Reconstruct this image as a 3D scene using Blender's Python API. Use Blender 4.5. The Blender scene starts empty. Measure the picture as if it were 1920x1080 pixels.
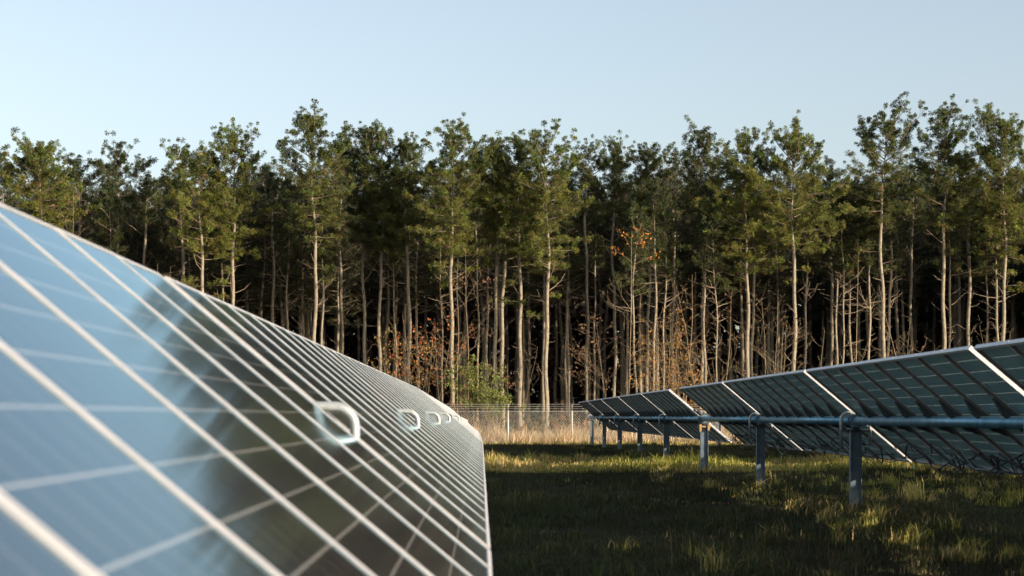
import bpy, math, random
import numpy as np
from mathutils import Vector, Matrix

R = math.radians
C = bpy.context.scene.collection
F = 3250.0          # focal length in photo pixels, for placing things by their bearing
CAM_Z = 1.27

# ------------------------------------------------------------------ camera
cd = bpy.data.cameras.new('camera')
cam = bpy.data.objects.new('camera', cd)
C.objects.link(cam)
cam.location = (0, 0, CAM_Z)
cam.rotation_euler = (R(90), 0, R(-1.02))
cd.sensor_width = 36
cd.lens = 60.94
cd.shift_y = 0.125
cd.clip_start = 0.05
cd.clip_end = 2000
cd.dof.use_dof = True
cd.dof.focus_distance = 62
cd.dof.aperture_fstop = 4.3
bpy.context.scene.camera = cam

# ------------------------------------------------------------------ sky, sun, exposure
SUN_AZ_BEHIND = 35.0     # degrees behind the right-hand perpendicular
SUN_EL = 14.0
a, e = R(SUN_AZ_BEHIND), R(SUN_EL)
sun_vec = Vector((math.cos(e)*math.cos(a), -math.cos(e)*math.sin(a), math.sin(e)))
w = bpy.data.worlds.new('World')
bpy.context.scene.world = w
w.use_nodes = True
nt = w.node_tree
nt.nodes.clear()
sky = nt.nodes.new('ShaderNodeTexSky')
sky.sky_type = 'NISHITA'
sky.sun_disc = False
sky.sun_elevation = e
sky.sun_rotation = math.atan2(sun_vec.x, sun_vec.y)
sky.air_density = 1.0
sky.dust_density = 2.2
sky.ozone_density = 1.2
hs = nt.nodes.new('ShaderNodeHueSaturation')
hs.inputs['Saturation'].default_value = 0.68
bg = nt.nodes.new('ShaderNodeBackground')
bg.inputs['Strength'].default_value = 0.148
wo = nt.nodes.new('ShaderNodeOutputWorld')
nt.links.new(sky.outputs[0], hs.inputs['Color'])
nt.links.new(hs.outputs[0], bg.inputs[0])
nt.links.new(bg.outputs[0], wo.inputs[0])
sl = bpy.data.lights.new('sun', 'SUN')
sl.energy = 5.0
sl.angle = R(0.5)
sl.color = (1.0, 0.84, 0.66)
so = bpy.data.objects.new('sun', sl)
C.objects.link(so)
so.rotation_euler = sun_vec.to_track_quat('Z', 'Y').to_euler()
vs = bpy.context.scene.view_settings
vs.view_transform = 'Standard'
vs.look = 'None'
vs.exposure = 0.72
vs.gamma = 1
vs.use_curve_mapping = False
bpy.context.scene.cycles.max_bounces = 6

# ------------------------------------------------------------------ helpers
rng = np.random.default_rng(7)

def px(x, Y):
    "world X of photo column x at distance Y along the rows"
    return Y*(x-902.0)/F

def hz(y, Y):
    "world z of photo line y at distance Y"
    return CAM_Z + (780.0-y)*Y/F

def sstep(a, b, t):
    t = np.clip((t-a)/(b-a), 0, 1)
    return t*t*(3-2*t)

def gz(x, y):
    "height of the ground"
    x = np.asarray(x, float); y = np.asarray(y, float)
    z = 0.035*np.sin(x*0.9+1.3)*np.sin(y*0.55+0.4) + 0.03*np.sin(x*0.37-y*0.23)
    z = z + 0.17*np.exp(-((y-47.5)/6)**2) - 0.05*np.exp(-((y-34)/6)**2) - 0.17*sstep(62, 92, y)
    return z*(1-0.7*sstep(96, 110, y)) - 0.02

def new_mesh(name, V, Fc, mat=None, smooth=False, col=None, mats=None, midx=None):
    V = np.asarray(V, np.float32).reshape(-1, 3)
    me = bpy.data.meshes.new(name)
    if isinstance(Fc, np.ndarray):
        n, k = Fc.shape
        me.vertices.add(len(V)); me.vertices.foreach_set('co', V.ravel())
        me.loops.add(n*k); me.loops.foreach_set('vertex_index', Fc.astype(np.int32).ravel())
        me.polygons.add(n)
        me.polygons.foreach_set('loop_start', np.arange(0, n*k, k, dtype=np.int32))
        me.polygons.foreach_set('loop_total', np.full(n, k, np.int32))
    else:
        me.from_pydata([tuple(v) for v in V.tolist()], [], [tuple(f) for f in Fc])
    for m in (mats or ([mat] if mat else [])):
        me.materials.append(m)
    if midx is not None:
        me.polygons.foreach_set('material_index', np.asarray(midx, np.int32))
    if smooth:
        me.polygons.foreach_set('use_smooth', np.ones(len(me.polygons), bool))
    me.update(calc_edges=True)
    if col is not None:
        at = me.color_attributes.new('tint', 'FLOAT_COLOR', 'POINT')
        c4 = np.ones((len(V), 4), np.float32); c4[:, :3] = col
        at.data.foreach_set('color', c4.ravel())
    return me

def link(name, me, parent=None, loc=(0, 0, 0), rot=(0, 0, 0), scale=None):
    o = bpy.data.objects.new(name, me)
    C.objects.link(o)
    o.location = loc
    o.rotation_euler = rot
    if scale is not None:
        o.scale = scale
    if parent is not None:
        o.parent = parent
    return o

def tag(o, label, cat, group=None, kind=None):
    o['label'] = label
    o['category'] = cat
    if group: o['group'] = group
    if kind: o['kind'] = kind
    return o

def thing(name, label, cat, loc=(0, 0, 0), rot=(0, 0, 0), group=None):
    o = bpy.data.objects.new(name, None)
    o.empty_display_size = 0.2
    C.objects.link(o)
    o.location = loc; o.rotation_euler = rot
    return tag(o, label, cat, group)

class MB:
    "collects boxes, tubes and plates into one mesh"
    def __init__(s): s.v = []; s.f = []; s.m = []
    def add(s, V, Fc, mi=0):
        n = len(s.v); s.v += [tuple(map(float, p)) for p in V]
        s.f += [tuple(i+n for i in f) for f in Fc]; s.m += [mi]*len(Fc)
    def box(s, x0, x1, y0, y1, z0, z1, mi=0):
        V = [(x, y, z) for x in (x0, x1) for y in (y0, y1) for z in (z0, z1)]
        s.add(V, [(0, 1, 3, 2), (4, 6, 7, 5), (0, 4, 5, 1), (2, 3, 7, 6), (0, 2, 6, 4), (1, 5, 7, 3)], mi)
    def tube(s, pts, r, n=10, cap=True, mi=0):
        P = [Vector(p) for p in pts]; k = len(P)
        rs = r if hasattr(r, '__len__') else [r]*k
        V = []; up = Vector((0.13, 0.21, 1)).normalized()
        d0 = (P[1]-P[0]).normalized()
        u = d0.cross(up)
        if u.length < 0.2: u = d0.cross(Vector((1, 0, 0)))
        u.normalize()
        for i, p in enumerate(P):
            d = (P[min(i+1, k-1)]-P[max(i-1, 0)]).normalized()
            u = (u - d*u.dot(d)).normalized(); v = d.cross(u)
            for j in range(n):
                t = 2*math.pi*j/n
                V.append(p + (u*math.cos(t)+v*math.sin(t))*rs[i])
        Fc = [(i*n+j, i*n+(j+1) % n, (i+1)*n+(j+1) % n, (i+1)*n+j) for i in range(k-1) for j in range(n)]
        if cap: Fc += [tuple(range(n-1, -1, -1)), tuple(range((k-1)*n, k*n))]
        s.add(V, Fc, mi)
    def mesh(s, name, mats, smooth=False):
        me = bpy.data.meshes.new(name)
        me.from_pydata(s.v, [], s.f)
        for m in (mats if isinstance(mats, (list, tuple)) else [mats]): me.materials.append(m)
        me.polygons.foreach_set('material_index', s.m)
        if smooth:
            me.polygons.foreach_set('use_smooth', [len(f) == 4 for f in s.f])
        me.update()
        return me

# ------------------------------------------------------------------ materials
def mat(name):
    m = bpy.data.materials.new(name); m.use_nodes = True
    t = m.node_tree; p = t.nodes['Principled BSDF']
    return m, t, p

def node(t, kind, **kw):
    n = t.nodes.new(kind)
    for k, v in kw.items():
        if k in n.inputs: n.inputs[k].default_value = v
        else: setattr(n, k, v)
    return n

def math_n(t, op, a_, b_=None, c_=None):
    n = t.nodes.new('ShaderNodeMath'); n.operation = op
    for i, v in enumerate((a_, b_, c_)):
        if v is None: continue
        if isinstance(v, (int, float)): n.inputs[i].default_value = v
        else: t.links.new(v, n.inputs[i])
    return n.outputs[0]

def mixc(t, f, c1, c2):
    n = t.nodes.new('ShaderNodeMix'); n.data_type = 'RGBA'
    if isinstance(f, (int, float)): n.inputs[0].default_value = f
    else: t.links.new(f, n.inputs[0])
    for i, c in ((6, c1), (7, c2)):
        if isinstance(c, tuple): n.inputs[i].default_value = (*c, 1)
        else: t.links.new(c, n.inputs[i])
    return n.outputs[2]

def noise(t, scale, detail=3, coord='Object', vec=None, rough=0.6, out='Fac'):
    n = node(t, 'ShaderNodeTexNoise'); n.inputs['Scale'].default_value = scale
    n.inputs['Detail'].default_value = detail; n.inputs['Roughness'].default_value = rough
    if vec is None:
        tc = node(t, 'ShaderNodeTexCoord'); vec = tc.outputs[coord]
    t.links.new(vec, n.inputs['Vector'])
    return n.outputs[out]

def ramp(t, f, stops):
    n = t.nodes.new('ShaderNodeValToRGB')
    el = n.color_ramp.elements
    while len(el) < len(stops): el.new(0.5)
    for q, (p_, c) in zip(el, stops):
        q.position = p_; q.color = (*c, 1)
    t.links.new(f, n.inputs[0])
    return n.outputs[0]

def bump(t, p, h, s, d=0.02):
    b = node(t, 'ShaderNodeBump'); b.inputs['Strength'].default_value = s; b.inputs['Distance'].default_value = d
    t.links.new(h, b.inputs['Height']); t.links.new(b.outputs[0], p.inputs['Normal'])

def metal_mat(name, c1, c2, metallic, rough, sc=6):
    m, t, p = mat(name)
    n = noise(t, sc, 4)
    t.links.new(ramp(t, n, [(0.35, c1), (0.65, c2)]), p.inputs['Base Color'])
    p.inputs['Metallic'].default_value = metallic
    n2 = noise(t, sc*4, 3)
    t.links.new(math_n(t, 'MULTIPLY_ADD', n2, 0.25, rough-0.12), p.inputs['Roughness'])
    return m

M_alu = metal_mat('anodised_aluminium', (0.50, 0.49, 0.49), (0.64, 0.62, 0.61), 0.35, 0.45)
M_galv = metal_mat('galvanised_steel', (0.11, 0.24, 0.32), (0.20, 0.36, 0.45), 0.7, 0.42, 5)
M_hoop = metal_mat('galvanised_hoop', (0.36, 0.39, 0.38), (0.50, 0.52, 0.50), 0.5, 0.42, 20)
M_post = metal_mat('galvanised_post', (0.09, 0.13, 0.17), (0.19, 0.24, 0.28), 0.5, 0.5, 5)
M_dark = metal_mat('dark_bracket', (0.04, 0.045, 0.05), (0.075, 0.08, 0.085), 0.2, 0.55)
M_drive = metal_mat('rusty_drive', (0.30, 0.16, 0.06), (0.42, 0.30, 0.16), 0.3, 0.6, 14)
M_inner = metal_mat('shaded_frame_inside', (0.17, 0.15, 0.14), (0.28, 0.25, 0.23), 0.2, 0.6)  # darker copy of the frame aluminium, underside shade put into the colour
M_fence = metal_mat('fence_wire', (0.38, 0.37, 0.35), (0.55, 0.53, 0.49), 0.4, 0.55, 3)

def cable_mat(name, c):
    m, t, p = mat(name); p.inputs['Base Color'].default_value = (*c, 1); p.inputs['Roughness'].default_value = 0.5
    return m
M_cbl = cable_mat('black_cable', (0.02, 0.02, 0.022))
M_cbt = cable_mat('grey_green_cable', (0.22, 0.32, 0.30))

# cells printed under the glass: 12 rows of 6, x runs down the slant, y along the row
MOD_L, MOD_W, PITCH = 1.96, 0.985, 1.0
def cell_mat(name, cell_a, cell_b, gapc, busc, rough, gapw, ior, sheen=None):
    m, t, p = mat(name)
    tc = node(t, 'ShaderNodeTexCoord')
    sx = node(t, 'ShaderNodeSeparateXYZ'); t.links.new(tc.outputs['Object'], sx.inputs[0])
    u = math_n(t, 'DIVIDE', math_n(t, 'ADD', sx.outputs[0], 0.957), 0.1595)
    v = math_n(t, 'DIVIDE', math_n(t, 'ADD', sx.outputs[1], 0.4755), 0.1585)
    fu = math_n(t, 'FRACT', u); fv = math_n(t, 'FRACT', v)
    def line(f, wd):   # distance of a fraction to the nearest whole number, under wd
        d = math_n(t, 'MINIMUM', f, math_n(t, 'SUBTRACT', 1.0, f))
        return math_n(t, 'LESS_THAN', d, wd)
    gu = line(fu, gapw/0.1595/2); gv = line(fv, gapw*0.45/0.1585/2)
    gap = math_n(t, 'MAXIMUM', gu, gv)
    fb = math_n(t, 'FRACT', math_n(t, 'ADD', math_n(t, 'MULTIPLY', fv, 4.0), 0.5))
    bus = line(fb, 0.05)
    # tone of each cell
    fl = node(t, 'ShaderNodeCombineXYZ')
    t.links.new(math_n(t, 'FLOOR', u), fl.inputs[0]); t.links.new(math_n(t, 'FLOOR', v), fl.inputs[1])
    oi = node(t, 'ShaderNodeObjectInfo'); t.links.new(math_n(t, 'MULTIPLY', oi.outputs['Random'], 91.0), fl.inputs[2])
    wn = node(t, 'ShaderNodeTexWhiteNoise'); t.links.new(fl.outputs[0], wn.inputs['Vector'])
    cc = mixc(t, wn.outputs['Value'], cell_a, cell_b)
    cc = mixc(t, math_n(t, 'MULTIPLY', bus, 0.75), cc, busc)
    cc = mixc(t, gap, cc, gapc)
    # dust film
    n = noise(t, 2.3, 5)
    cc = mixc(t, math_n(t, 'MULTIPLY', n, 0.02), cc, (0.30, 0.27, 0.24))
    t.links.new(cc, p.inputs['Base Color'])
    p.inputs['IOR'].default_value = ior
    n3 = noise(t, 1.1, 4)
    rr = math_n(t, 'MULTIPLY_ADD', n3, 0.05, rough-0.02)
    t.links.new(rr, p.inputs['Roughness'])
    if sheen:
        df = node(t, 'ShaderNodeBsdfDiffuse'); t.links.new(cc, df.inputs[0])
        gl = node(t, 'ShaderNodeBsdfGlossy'); gl.inputs[0].default_value = (*sheen, 1); t.links.new(rr, gl.inputs['Roughness'])
        fr = node(t, 'ShaderNodeFresnel'); fr.inputs[0].default_value = ior
        mx = node(t, 'ShaderNodeMixShader')
        t.links.new(fr.outputs[0], mx.inputs[0]); t.links.new(df.outputs[0], mx.inputs[1]); t.links.new(gl.outputs[0], mx.inputs[2])
        t.links.new(mx.outputs[0], t.nodes['Material Output'].inputs['Surface'])
    return m
# (both sides are joined into one glass laminate below)
M_cell = cell_mat('solar_cells_under_glass', (0.016, 0.013, 0.013), (0.020, 0.016, 0.016), (0.24, 0.23, 0.225), (0.085, 0.085, 0.09), 0.08, 0.007, 2.5, (0.64, 0.88, 1.0))
M_back = cell_mat('solar_cells_back_glass', (0.050, 0.150, 0.170), (0.070, 0.185, 0.205), (0.30, 0.40, 0.40), (0.075, 0.19, 0.21), 0.30, 0.008, 1.5)

def laminate():
    "front glass and back glass of one thin sheet; a little sunlight comes through, more between the cells"
    m = M_cell.copy(); m.name = 'glass_laminate'
    t = m.node_tree; out = t.nodes['Material Output']
    front = out.inputs['Surface'].links[0].from_socket
    gap = [n for n in t.nodes if n.type == 'MATH' and n.operation == 'MAXIMUM'][0].outputs[0]
    wn = [n for n in t.nodes if n.type == 'TEX_WHITE_NOISE'][0].outputs['Value']
    bus = [n for n in t.nodes if n.type == 'MATH' and n.operation == 'LESS_THAN'][2].outputs[0]
    bc = mixc(t, wn, (0.085, 0.155, 0.175), (0.105, 0.180, 0.200))
    bc = mixc(t, math_n(t, 'MULTIPLY', bus, 0.6), bc, (0.12, 0.18, 0.20))
    bc = mixc(t, gap, bc, (0.27, 0.36, 0.37))
    pb = node(t, 'ShaderNodeBsdfPrincipled'); t.links.new(bc, pb.inputs['Base Color']); pb.inputs['Roughness'].default_value = 0.32
    tl = mixc(t, wn, (0.0022, 0.0062, 0.0085), (0.0032, 0.0080, 0.0105)); tl = mixc(t, gap, tl, (0.050, 0.062, 0.062))
    tr = node(t, 'ShaderNodeBsdfTranslucent'); t.links.new(tl, tr.inputs[0])
    ad = node(t, 'ShaderNodeAddShader'); t.links.new(pb.outputs[0], ad.inputs[0]); t.links.new(tr.outputs[0], ad.inputs[1])
    ge = node(t, 'ShaderNodeNewGeometry'); mx = node(t, 'ShaderNodeMixShader')
    t.links.new(ge.outputs['Backfacing'], mx.inputs[0]); t.links.new(front, mx.inputs[1]); t.links.new(ad.outputs[0], mx.inputs[2])
    t.links.new(mx.outputs[0], out.inputs['Surface'])
    return m
M_glass = laminate()

def tint_mat(name, rough=0.75, trans=0.0, spec=0.3):
    m, t, p = mat(name)
    at = node(t, 'ShaderNodeAttribute'); at.attribute_name = 'tint'
    t.links.new(at.outputs['Color'], p.inputs['Base Color'])
    p.inputs['Roughness'].default_value = rough
    p.inputs['Specular IOR Level'].default_value = spec
    if trans:
        tr = node(t, 'ShaderNodeBsdfTranslucent'); t.links.new(at.outputs['Color'], tr.inputs[0])
        mx = node(t, 'ShaderNodeMixShader'); mx.inputs[0].default_value = trans
        t.links.new(p.outputs[0], mx.inputs[1]); t.links.new(tr.outputs[0], mx.inputs[2])
        t.links.new(mx.outputs[0], t.nodes['Material Output'].inputs['Surface'])
    return m
M_leaf = tint_mat('needles', 0.6, 0.22)
M_grass = tint_mat('grass_blades', 0.6, 0.25)
M_twig = tint_mat('twigs', 0.85)

def bark_mat():
    m, t, p = mat('pine_bark')
    tc = node(t, 'ShaderNodeTexCoord')
    mp = node(t, 'ShaderNodeMapping'); mp.inputs['Scale'].default_value = (1, 1, 0.25)
    t.links.new(tc.outputs['Object'], mp.inputs[0])
    n = noise(t, 14, 5, vec=mp.outputs[0])
    n2 = noise(t, 1.2, 3)
    c = ramp(t, n, [(0.32, (0.09, 0.075, 0.055)), (0.5, (0.235, 0.20, 0.14)), (0.72, (0.35, 0.30, 0.21))])
    c = mixc(t, math_n(t, 'MULTIPLY', n2, 0.5), c, (0.23, 0.185, 0.13))
    t.links.new(c, p.inputs['Base Color']); p.inputs['Roughness'].default_value = 0.9
    bump(t, p, n, 0.6, 0.03)
    return m
M_bark = bark_mat()

def ground_mat():
    m, t, p = mat('grassy_ground')
    g = node(t, 'ShaderNodeNewGeometry')
    n = noise(t, 0.8, 6, vec=g.outputs['Position']); n2 = noise(t, 9, 5, vec=g.outputs['Position'])
    field = ramp(t, n, [(0.3, (0.014, 0.014, 0.007)), (0.55, (0.022, 0.019, 0.010)), (0.75, (0.035, 0.024, 0.014))])
    field = mixc(t, math_n(t, 'MULTIPLY', n2, 0.5), field, (0.022, 0.014, 0.009))
    litter = ramp(t, n2, [(0.3, (0.05, 0.03, 0.02)), (0.7, (0.13, 0.075, 0.045))])
    sx = node(t, 'ShaderNodeSeparateXYZ'); t.links.new(g.outputs['Position'], sx.inputs[0])
    mr = node(t, 'ShaderNodeMapRange'); mr.inputs['From Min'].default_value = 97; mr.inputs['From Max'].default_value = 103
    t.links.new(sx.outputs[1], mr.inputs[0])
    t.links.new(mixc(t, mr.outputs[0], field, litter), p.inputs['Base Color'])
    p.inputs['Roughness'].default_value = 0.95; p.inputs['Specular IOR Level'].default_value = 0.05
    bump(t, p, n2, 0.8, 0.05)
    return m
M_ground = ground_mat()

# ------------------------------------------------------------------ ground
xs = np.unique(np.concatenate([np.linspace(-900, -60, 15), np.linspace(-60, 80, 141), np.linspace(80, 900, 15)]))
ys = np.unique(np.concatenate([np.linspace(-900, -20, 12), np.linspace(-20, 180, 201), np.linspace(180, 1500, 15)]))
X, Y = np.meshgrid(xs, ys); Z = gz(X, Y)
nx, ny = len(xs), len(ys)
idx = np.arange(nx*ny).reshape(ny, nx)
q = np.stack([idx[:-1, :-1].ravel(), idx[:-1, 1:].ravel(), idx[1:, 1:].ravel(), idx[1:, :-1].ravel()], 1)
g = link('ground', new_mesh('ground', np.stack([X.ravel(), Y.ravel(), Z.ravel()], 1), q, M_ground, True))
g['kind'] = 'structure'; g['label'] = 'dark grassy field and leaf litter under the pines'

# ------------------------------------------------------------------ solar trackers
TILT = 40.0
TUBE_Z = 1.205
PLANE = 0.105           # module plane above the tube axis
BAY = 8.15
ct, st_ = math.cos(R(TILT)), math.sin(R(TILT))

def slab_module():
    b = MB()
    hx, hy = MOD_L/2-0.012, MOD_W/2-0.012
    V = [(x, y, z) for x in (-hx, hx) for y in (-hy, hy) for z in (-0.008, -0.001)]
    b.add(V, [(1, 5, 7, 3)], 0)
    return b.mesh('solar_module', [M_glass])
def frame_module():
    b = MB()
    hx, hy, lw, d = MOD_L/2, MOD_W/2, 0.020, 0.042
    for s in (-1, 1):
        y0, y1 = sorted((s*hy, s*(hy-lw)))
        b.box(-hx, hx, y0, y1, -0.0, 0.003)                       # top lip
        y2, y3 = sorted((s*hy, s*(hy-0.004)))
        b.box(-hx, hx, y2, y3, -d, -0.0005)                         # side wall
        y4, y5 = sorted((s*(hy-0.0075), s*(hy-0.018)))
        b.box(-hx+0.004, hx-0.004, y4, y5, -d, -d+0.003, 1)         # back flange, shade put into its colour
        y6, y7 = sorted((s*(hy-0.0045), s*(hy-0.007)))
        b.box(-hx+0.004, hx-0.004, y6, y7, -d, -0.0085, 1)          # added dark liner, paints the shade on the inner wall
        x0, x1 = sorted((s*hx, s*(hx-lw)))
        b.box(x0, x1, -hy+lw+0.0005, hy-lw-0.0005, 0.0, 0.003)
        x2, x3 = sorted((s*hx, s*(hx-0.004)))
        b.box(x2, x3, -hy+0.005, hy-0.005, -d, -0.0005)
        x4, x5 = sorted((s*(hx-0.0045), s*(hx-0.028)))
        b.box(x4, x5, -hy+0.031, hy-0.031, -d, -d+0.003)
    return b.mesh('module_frame', [M_alu, M_inner])
def jbox_mesh():
    b = MB(); b.box(-0.80, -0.68, -0.06, 0.06, -0.030, -0.0085); return b.mesh('junction_box', M_dark)
def clamp_mesh():
    "short tapered hat rail carrying a module joint on the tube"
    b = MB()
    L = 0.30; hy = 0.040; zt, zb = -0.044, -0.108
    V = [(-L, -hy, zt), (L, -hy, zt), (L*0.45, -hy, zb), (-L*0.45, -hy, zb), (-L, hy, zt), (L, hy, zt), (L*0.45, hy, zb), (-L*0.45, hy, zb)]
    b.add(V, [(3, 2, 1, 0), (4, 5, 6, 7), (0, 1, 5, 4), (2, 3, 7, 6), (1, 2, 6, 5), (0, 4, 7, 3)])
    return b.mesh('mounting_rail', M_dark)
def post_mesh():
    b = MB()
    z1 = TUBE_Z-0.13
    b.box(-0.078, -0.070, -0.052, 0.052, -0.5, z1)
    b.box(0.070, 0.078, -0.052, 0.052, -0.5, z1)
    b.box(-0.0695, 0.0695, -0.004, 0.004, -0.5, z1-0.001)
    b.box(-0.03, 0.03, -0.0085, -0.0045, 0.38, 0.42)                # stamped plate on the web
    for zz in (z1-0.05, z1-0.11):
        for xx in (-0.04, 0.04):
            b.tube([(xx, -0.018, zz), (xx, -0.0045, zz)], 0.011, 6)
    return b.mesh('post', M_post)
def hoop_mesh():
    b = MB()
    hw, top = 0.20, 0.108
    pts = [(-hw, 0, -0.34), (-hw, 0, -0.05)]
    r = 0.095
    for k in range(9):
        t = math.pi - (math.pi/2)*k/8
        pts.append((-hw+r+r*math.cos(t), 0, top-r+r*math.sin(t)))
    for k in range(9):
        t = math.pi/2 - (math.pi/2)*k/8
        pts.append((hw-r+r*math.cos(t), 0, top-r+r*math.sin(t)))
    pts += [(hw, 0, -0.05), (hw, 0, -0.34)]
    b.tube(pts, 0.023, 12)
    return b.mesh('bearing_hoop', M_hoop, True)
def bearing_mesh():
    b = MB()
    b.tube([(0, -0.055, 0), (0, 0.055, 0)], 0.082, 20)
    b.box(-0.20, 0.20, -0.035, 0.035, -0.148, -0.124)
    b.box(-0.05, 0.05, -0.03, 0.03, -0.123, -0.06)
    return b.mesh('bearing_block', M_dark, True)
def flange_mesh():
    b = MB(); b.tube([(0, -0.01, 0), (0, 0.01, 0)], 0.092, 20); return b.mesh('tube_collar', M_galv, True)
def drive_mesh():
    b = MB()
    b.tube([(0, -0.10, 0), (0, 0.10, 0)], 0.13, 18)
    b.box(-0.11, 0.11, -0.07, 0.07, -0.16, -0.05)
    b.tube([(-0.02, 0, 0.08), (-0.16, 0, 0.17)], 0.05, 12)
    b.tube([(-0.16, 0, 0.17), (-0.24, 0, 0.22)], 0.038, 12)
    return b.mesh('drive_gearbox', M_dark, True)
def plate_mesh():
    b = MB()
    b.box(-0.14, 0.14, -0.09, 0.09, -0.20, -0.161)
    b.box(-0.12, -0.07, -0.12, -0.091, -0.30, -0.13)
    b.box(0.07, 0.12, -0.12, -0.091, -0.27, -0.13)
    return b.mesh('drive_mount', M_drive)

ME = dict(module=slab_module(), frame=frame_module(), jbox=jbox_mesh(), clamp=clamp_mesh(), post=post_mesh(),
          hoop=hoop_mesh(), block=bearing_mesh(), collar=flange_mesh(), drive=drive_mesh(), plate=plate_mesh())
_tubes = {}
def tube_mesh(L):
    k = round(L, 2)
    if k not in _tubes:
        b = MB(); b.tube([(0, 0, 0), (0, L, 0)], 0.062, 20); _tubes[k] = b.mesh('torque_tube', M_galv, True)
    return _tubes[k]

def tracker(X, y0, posts, bays, label, rx=0.0, rz=0.0, drive_at=None, dz=0.0, jb=True, pitch=PITCH):
    """X: tube line; y0: root; posts: distances of posts; bays: (first module edge, count)"""
    t = thing('solar_tracker', label, 'solar array', (X, y0, dz), (rx, 0, rz), 'parallel rows of tilted solar panels')
    # (posts reach 0.5 m into the ground)
    for p in posts:
        yy = p-y0
        if drive_at is not None and abs(p-drive_at) < 0.1:
            o = link('post', ME['post'], t, (0, yy, -0.03), scale=(1.15, 1.25, 1)); 
            link('drive_gearbox', ME['drive'], t, (0, yy, TUBE_Z)); link('drive_mount', ME['plate'], t, (0, yy, TUBE_Z))
            continue
        link('post', ME['post'], t, (0, yy, 0))
        h = link('bearing_hoop', ME['hoop'], t, (0, yy, TUBE_Z))
        link('bearing_block', ME['block'], h, (0, 0, 0))
    ps = sorted(posts)
    for i in range(len(ps)-1):
        L = ps[i+1]-ps[i]-0.16
        tb = link('torque_tube', tube_mesh(L), t, (0, ps[i]-y0+0.08, TUBE_Z))
        link('tube_collar', ME['collar'], tb, (0, 0.02, 0)); link('tube_collar', ME['collar'], tb, (0, L-0.02, 0))
    nx_, nz_ = st_*PLANE, ct*PLANE
    for (ys_, n) in bays:
        for k in range(n):
            yc = ys_+pitch*(k+0.5)-y0
            jit = random.uniform(-0.0025, 0.0025)
            m = link('solar_module', ME['module'], t, (nx_, yc, TUBE_Z+nz_), (random.uniform(-.001, .001), R(TILT)+jit*0.6, random.uniform(-.0006, .0006)), scale=(1, pitch, 1))
            link('module_frame', ME['frame'], m)
            if jb: link('junction_box', ME['jbox'], m)
            if k:
                link('mounting_rail', ME['clamp'], t, (nx_, yc-pitch/2, TUBE_Z+nz_), (0, R(TILT), 0))
    return t

random.seed(3)
P_L, P_R = 7.95, 7.60
def row(X, first, labels, bend=(0, 0), jb=True, bay=BAY, pitch=PITCH, nfar=5):
    half = pitch*8/2
    near_posts = [first+bay*k for k in range(-1, 5)]
    g0 = near_posts[-1]
    bays = [(p+bay/2-half, 8) for p in near_posts[:-2]] + [(near_posts[-2]+bay/2-half, 7 if X > 0 else 8)]
    near = tracker(X, near_posts[0], near_posts, bays, labels[0], drive_at=g0, jb=jb, pitch=pitch)
    far_posts = [g0+bay*k for k in range(1, nfar+1)]
    fb = [(far_posts[0]-0.07-7*pitch, 7)] + [(p+bay/2-half, 8) for p in far_posts[:-2]] + [(far_posts[-2]+0.07, 7)]
    t = tracker(X, g0, far_posts, fb, labels[1], rx=bend[0], rz=bend[1], jb=jb, pitch=pitch)
    # the far tracker's tube starts at the drive post
    L = far_posts[0]-g0-0.26
    tb = link('torque_tube', tube_mesh(L), t, (0, 0.18, TUBE_Z))
    return near, t
XL, XR = -0.777, 5.18
rowL = row(XL, P_L, ['large tilted solar array filling the left foreground with glossy panels facing up',
                     'far end of the left solar array, dipping slightly towards the fence'],
           bend=(-0.0045, 0.0025), jb=False, bay=7.88, pitch=0.967, nfar=6)
rowR = row(XR, P_R, ['near right solar array seen from underneath with loose cables under its panels',
                     'farther right solar array seen from underneath, ending close to the fence'], jb=False)
row3 = row(XR+5.95, P_R, ['near solar array of the next row out behind the right array',
                          'far solar array of the next row out behind the right array'], jb=False)
row4 = row(XR+11.9, P_R, ['near solar array of the outermost row beyond two right-hand rows',
                          'far solar array of the outermost row beyond two right-hand rows'], jb=False)

# cables under the lower edge of the right row
def slant(sx, y, off):
    "point on a module underside: sx along slant from centre, off below the glass"
    cx, cz = XR+st_*PLANE, TUBE_Z+ct*PLANE
    return Vector((cx+ct*sx-st_*off, y, cz-st_*sx-ct*off))
near_R = rowR[0]
def cable(pts, r, m, parent):
    P = [Vector(p) for p in pts]
    out = []
    for i in range(len(P)-1):
        p0, p1, p2, p3 = P[max(i-1, 0)], P[i], P[i+1], P[min(i+2, len(P)-1)]
        for k in range(5):
            t = k/5
            out.append(0.5*((2*p1)+(p2-p0)*t+(2*p0-5*p1+4*p2-p3)*t*t+(3*p1-p0-3*p2+p3)*t**3))
    out.append(P[-1])
    b = MB(); off = parent.location
    b.tube([p-off for p in out], r, 6)
    link('cable', b.mesh('cable', m, True), parent)
rc = random.Random(11)
for bay in range(5):
    ya = P_R+BAY*(bay-1)+0.3; yb = ya+7.5
    for j in range(4):
        pts = []
        y = ya
        while y < yb:
            pts.append(slant(0.62+0.12*math.sin(y*1.3+j)+rc.uniform(-.10, .20), y, 0.06+rc.uniform(0.0, 0.09)+(0.08 if rc.random() < .25 else 0)))
            y += rc.uniform(0.25, 0.55)
        cable(pts, 0.007 if j else 0.010, M_cbt if j == 3 else M_cbl, near_R)
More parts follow.
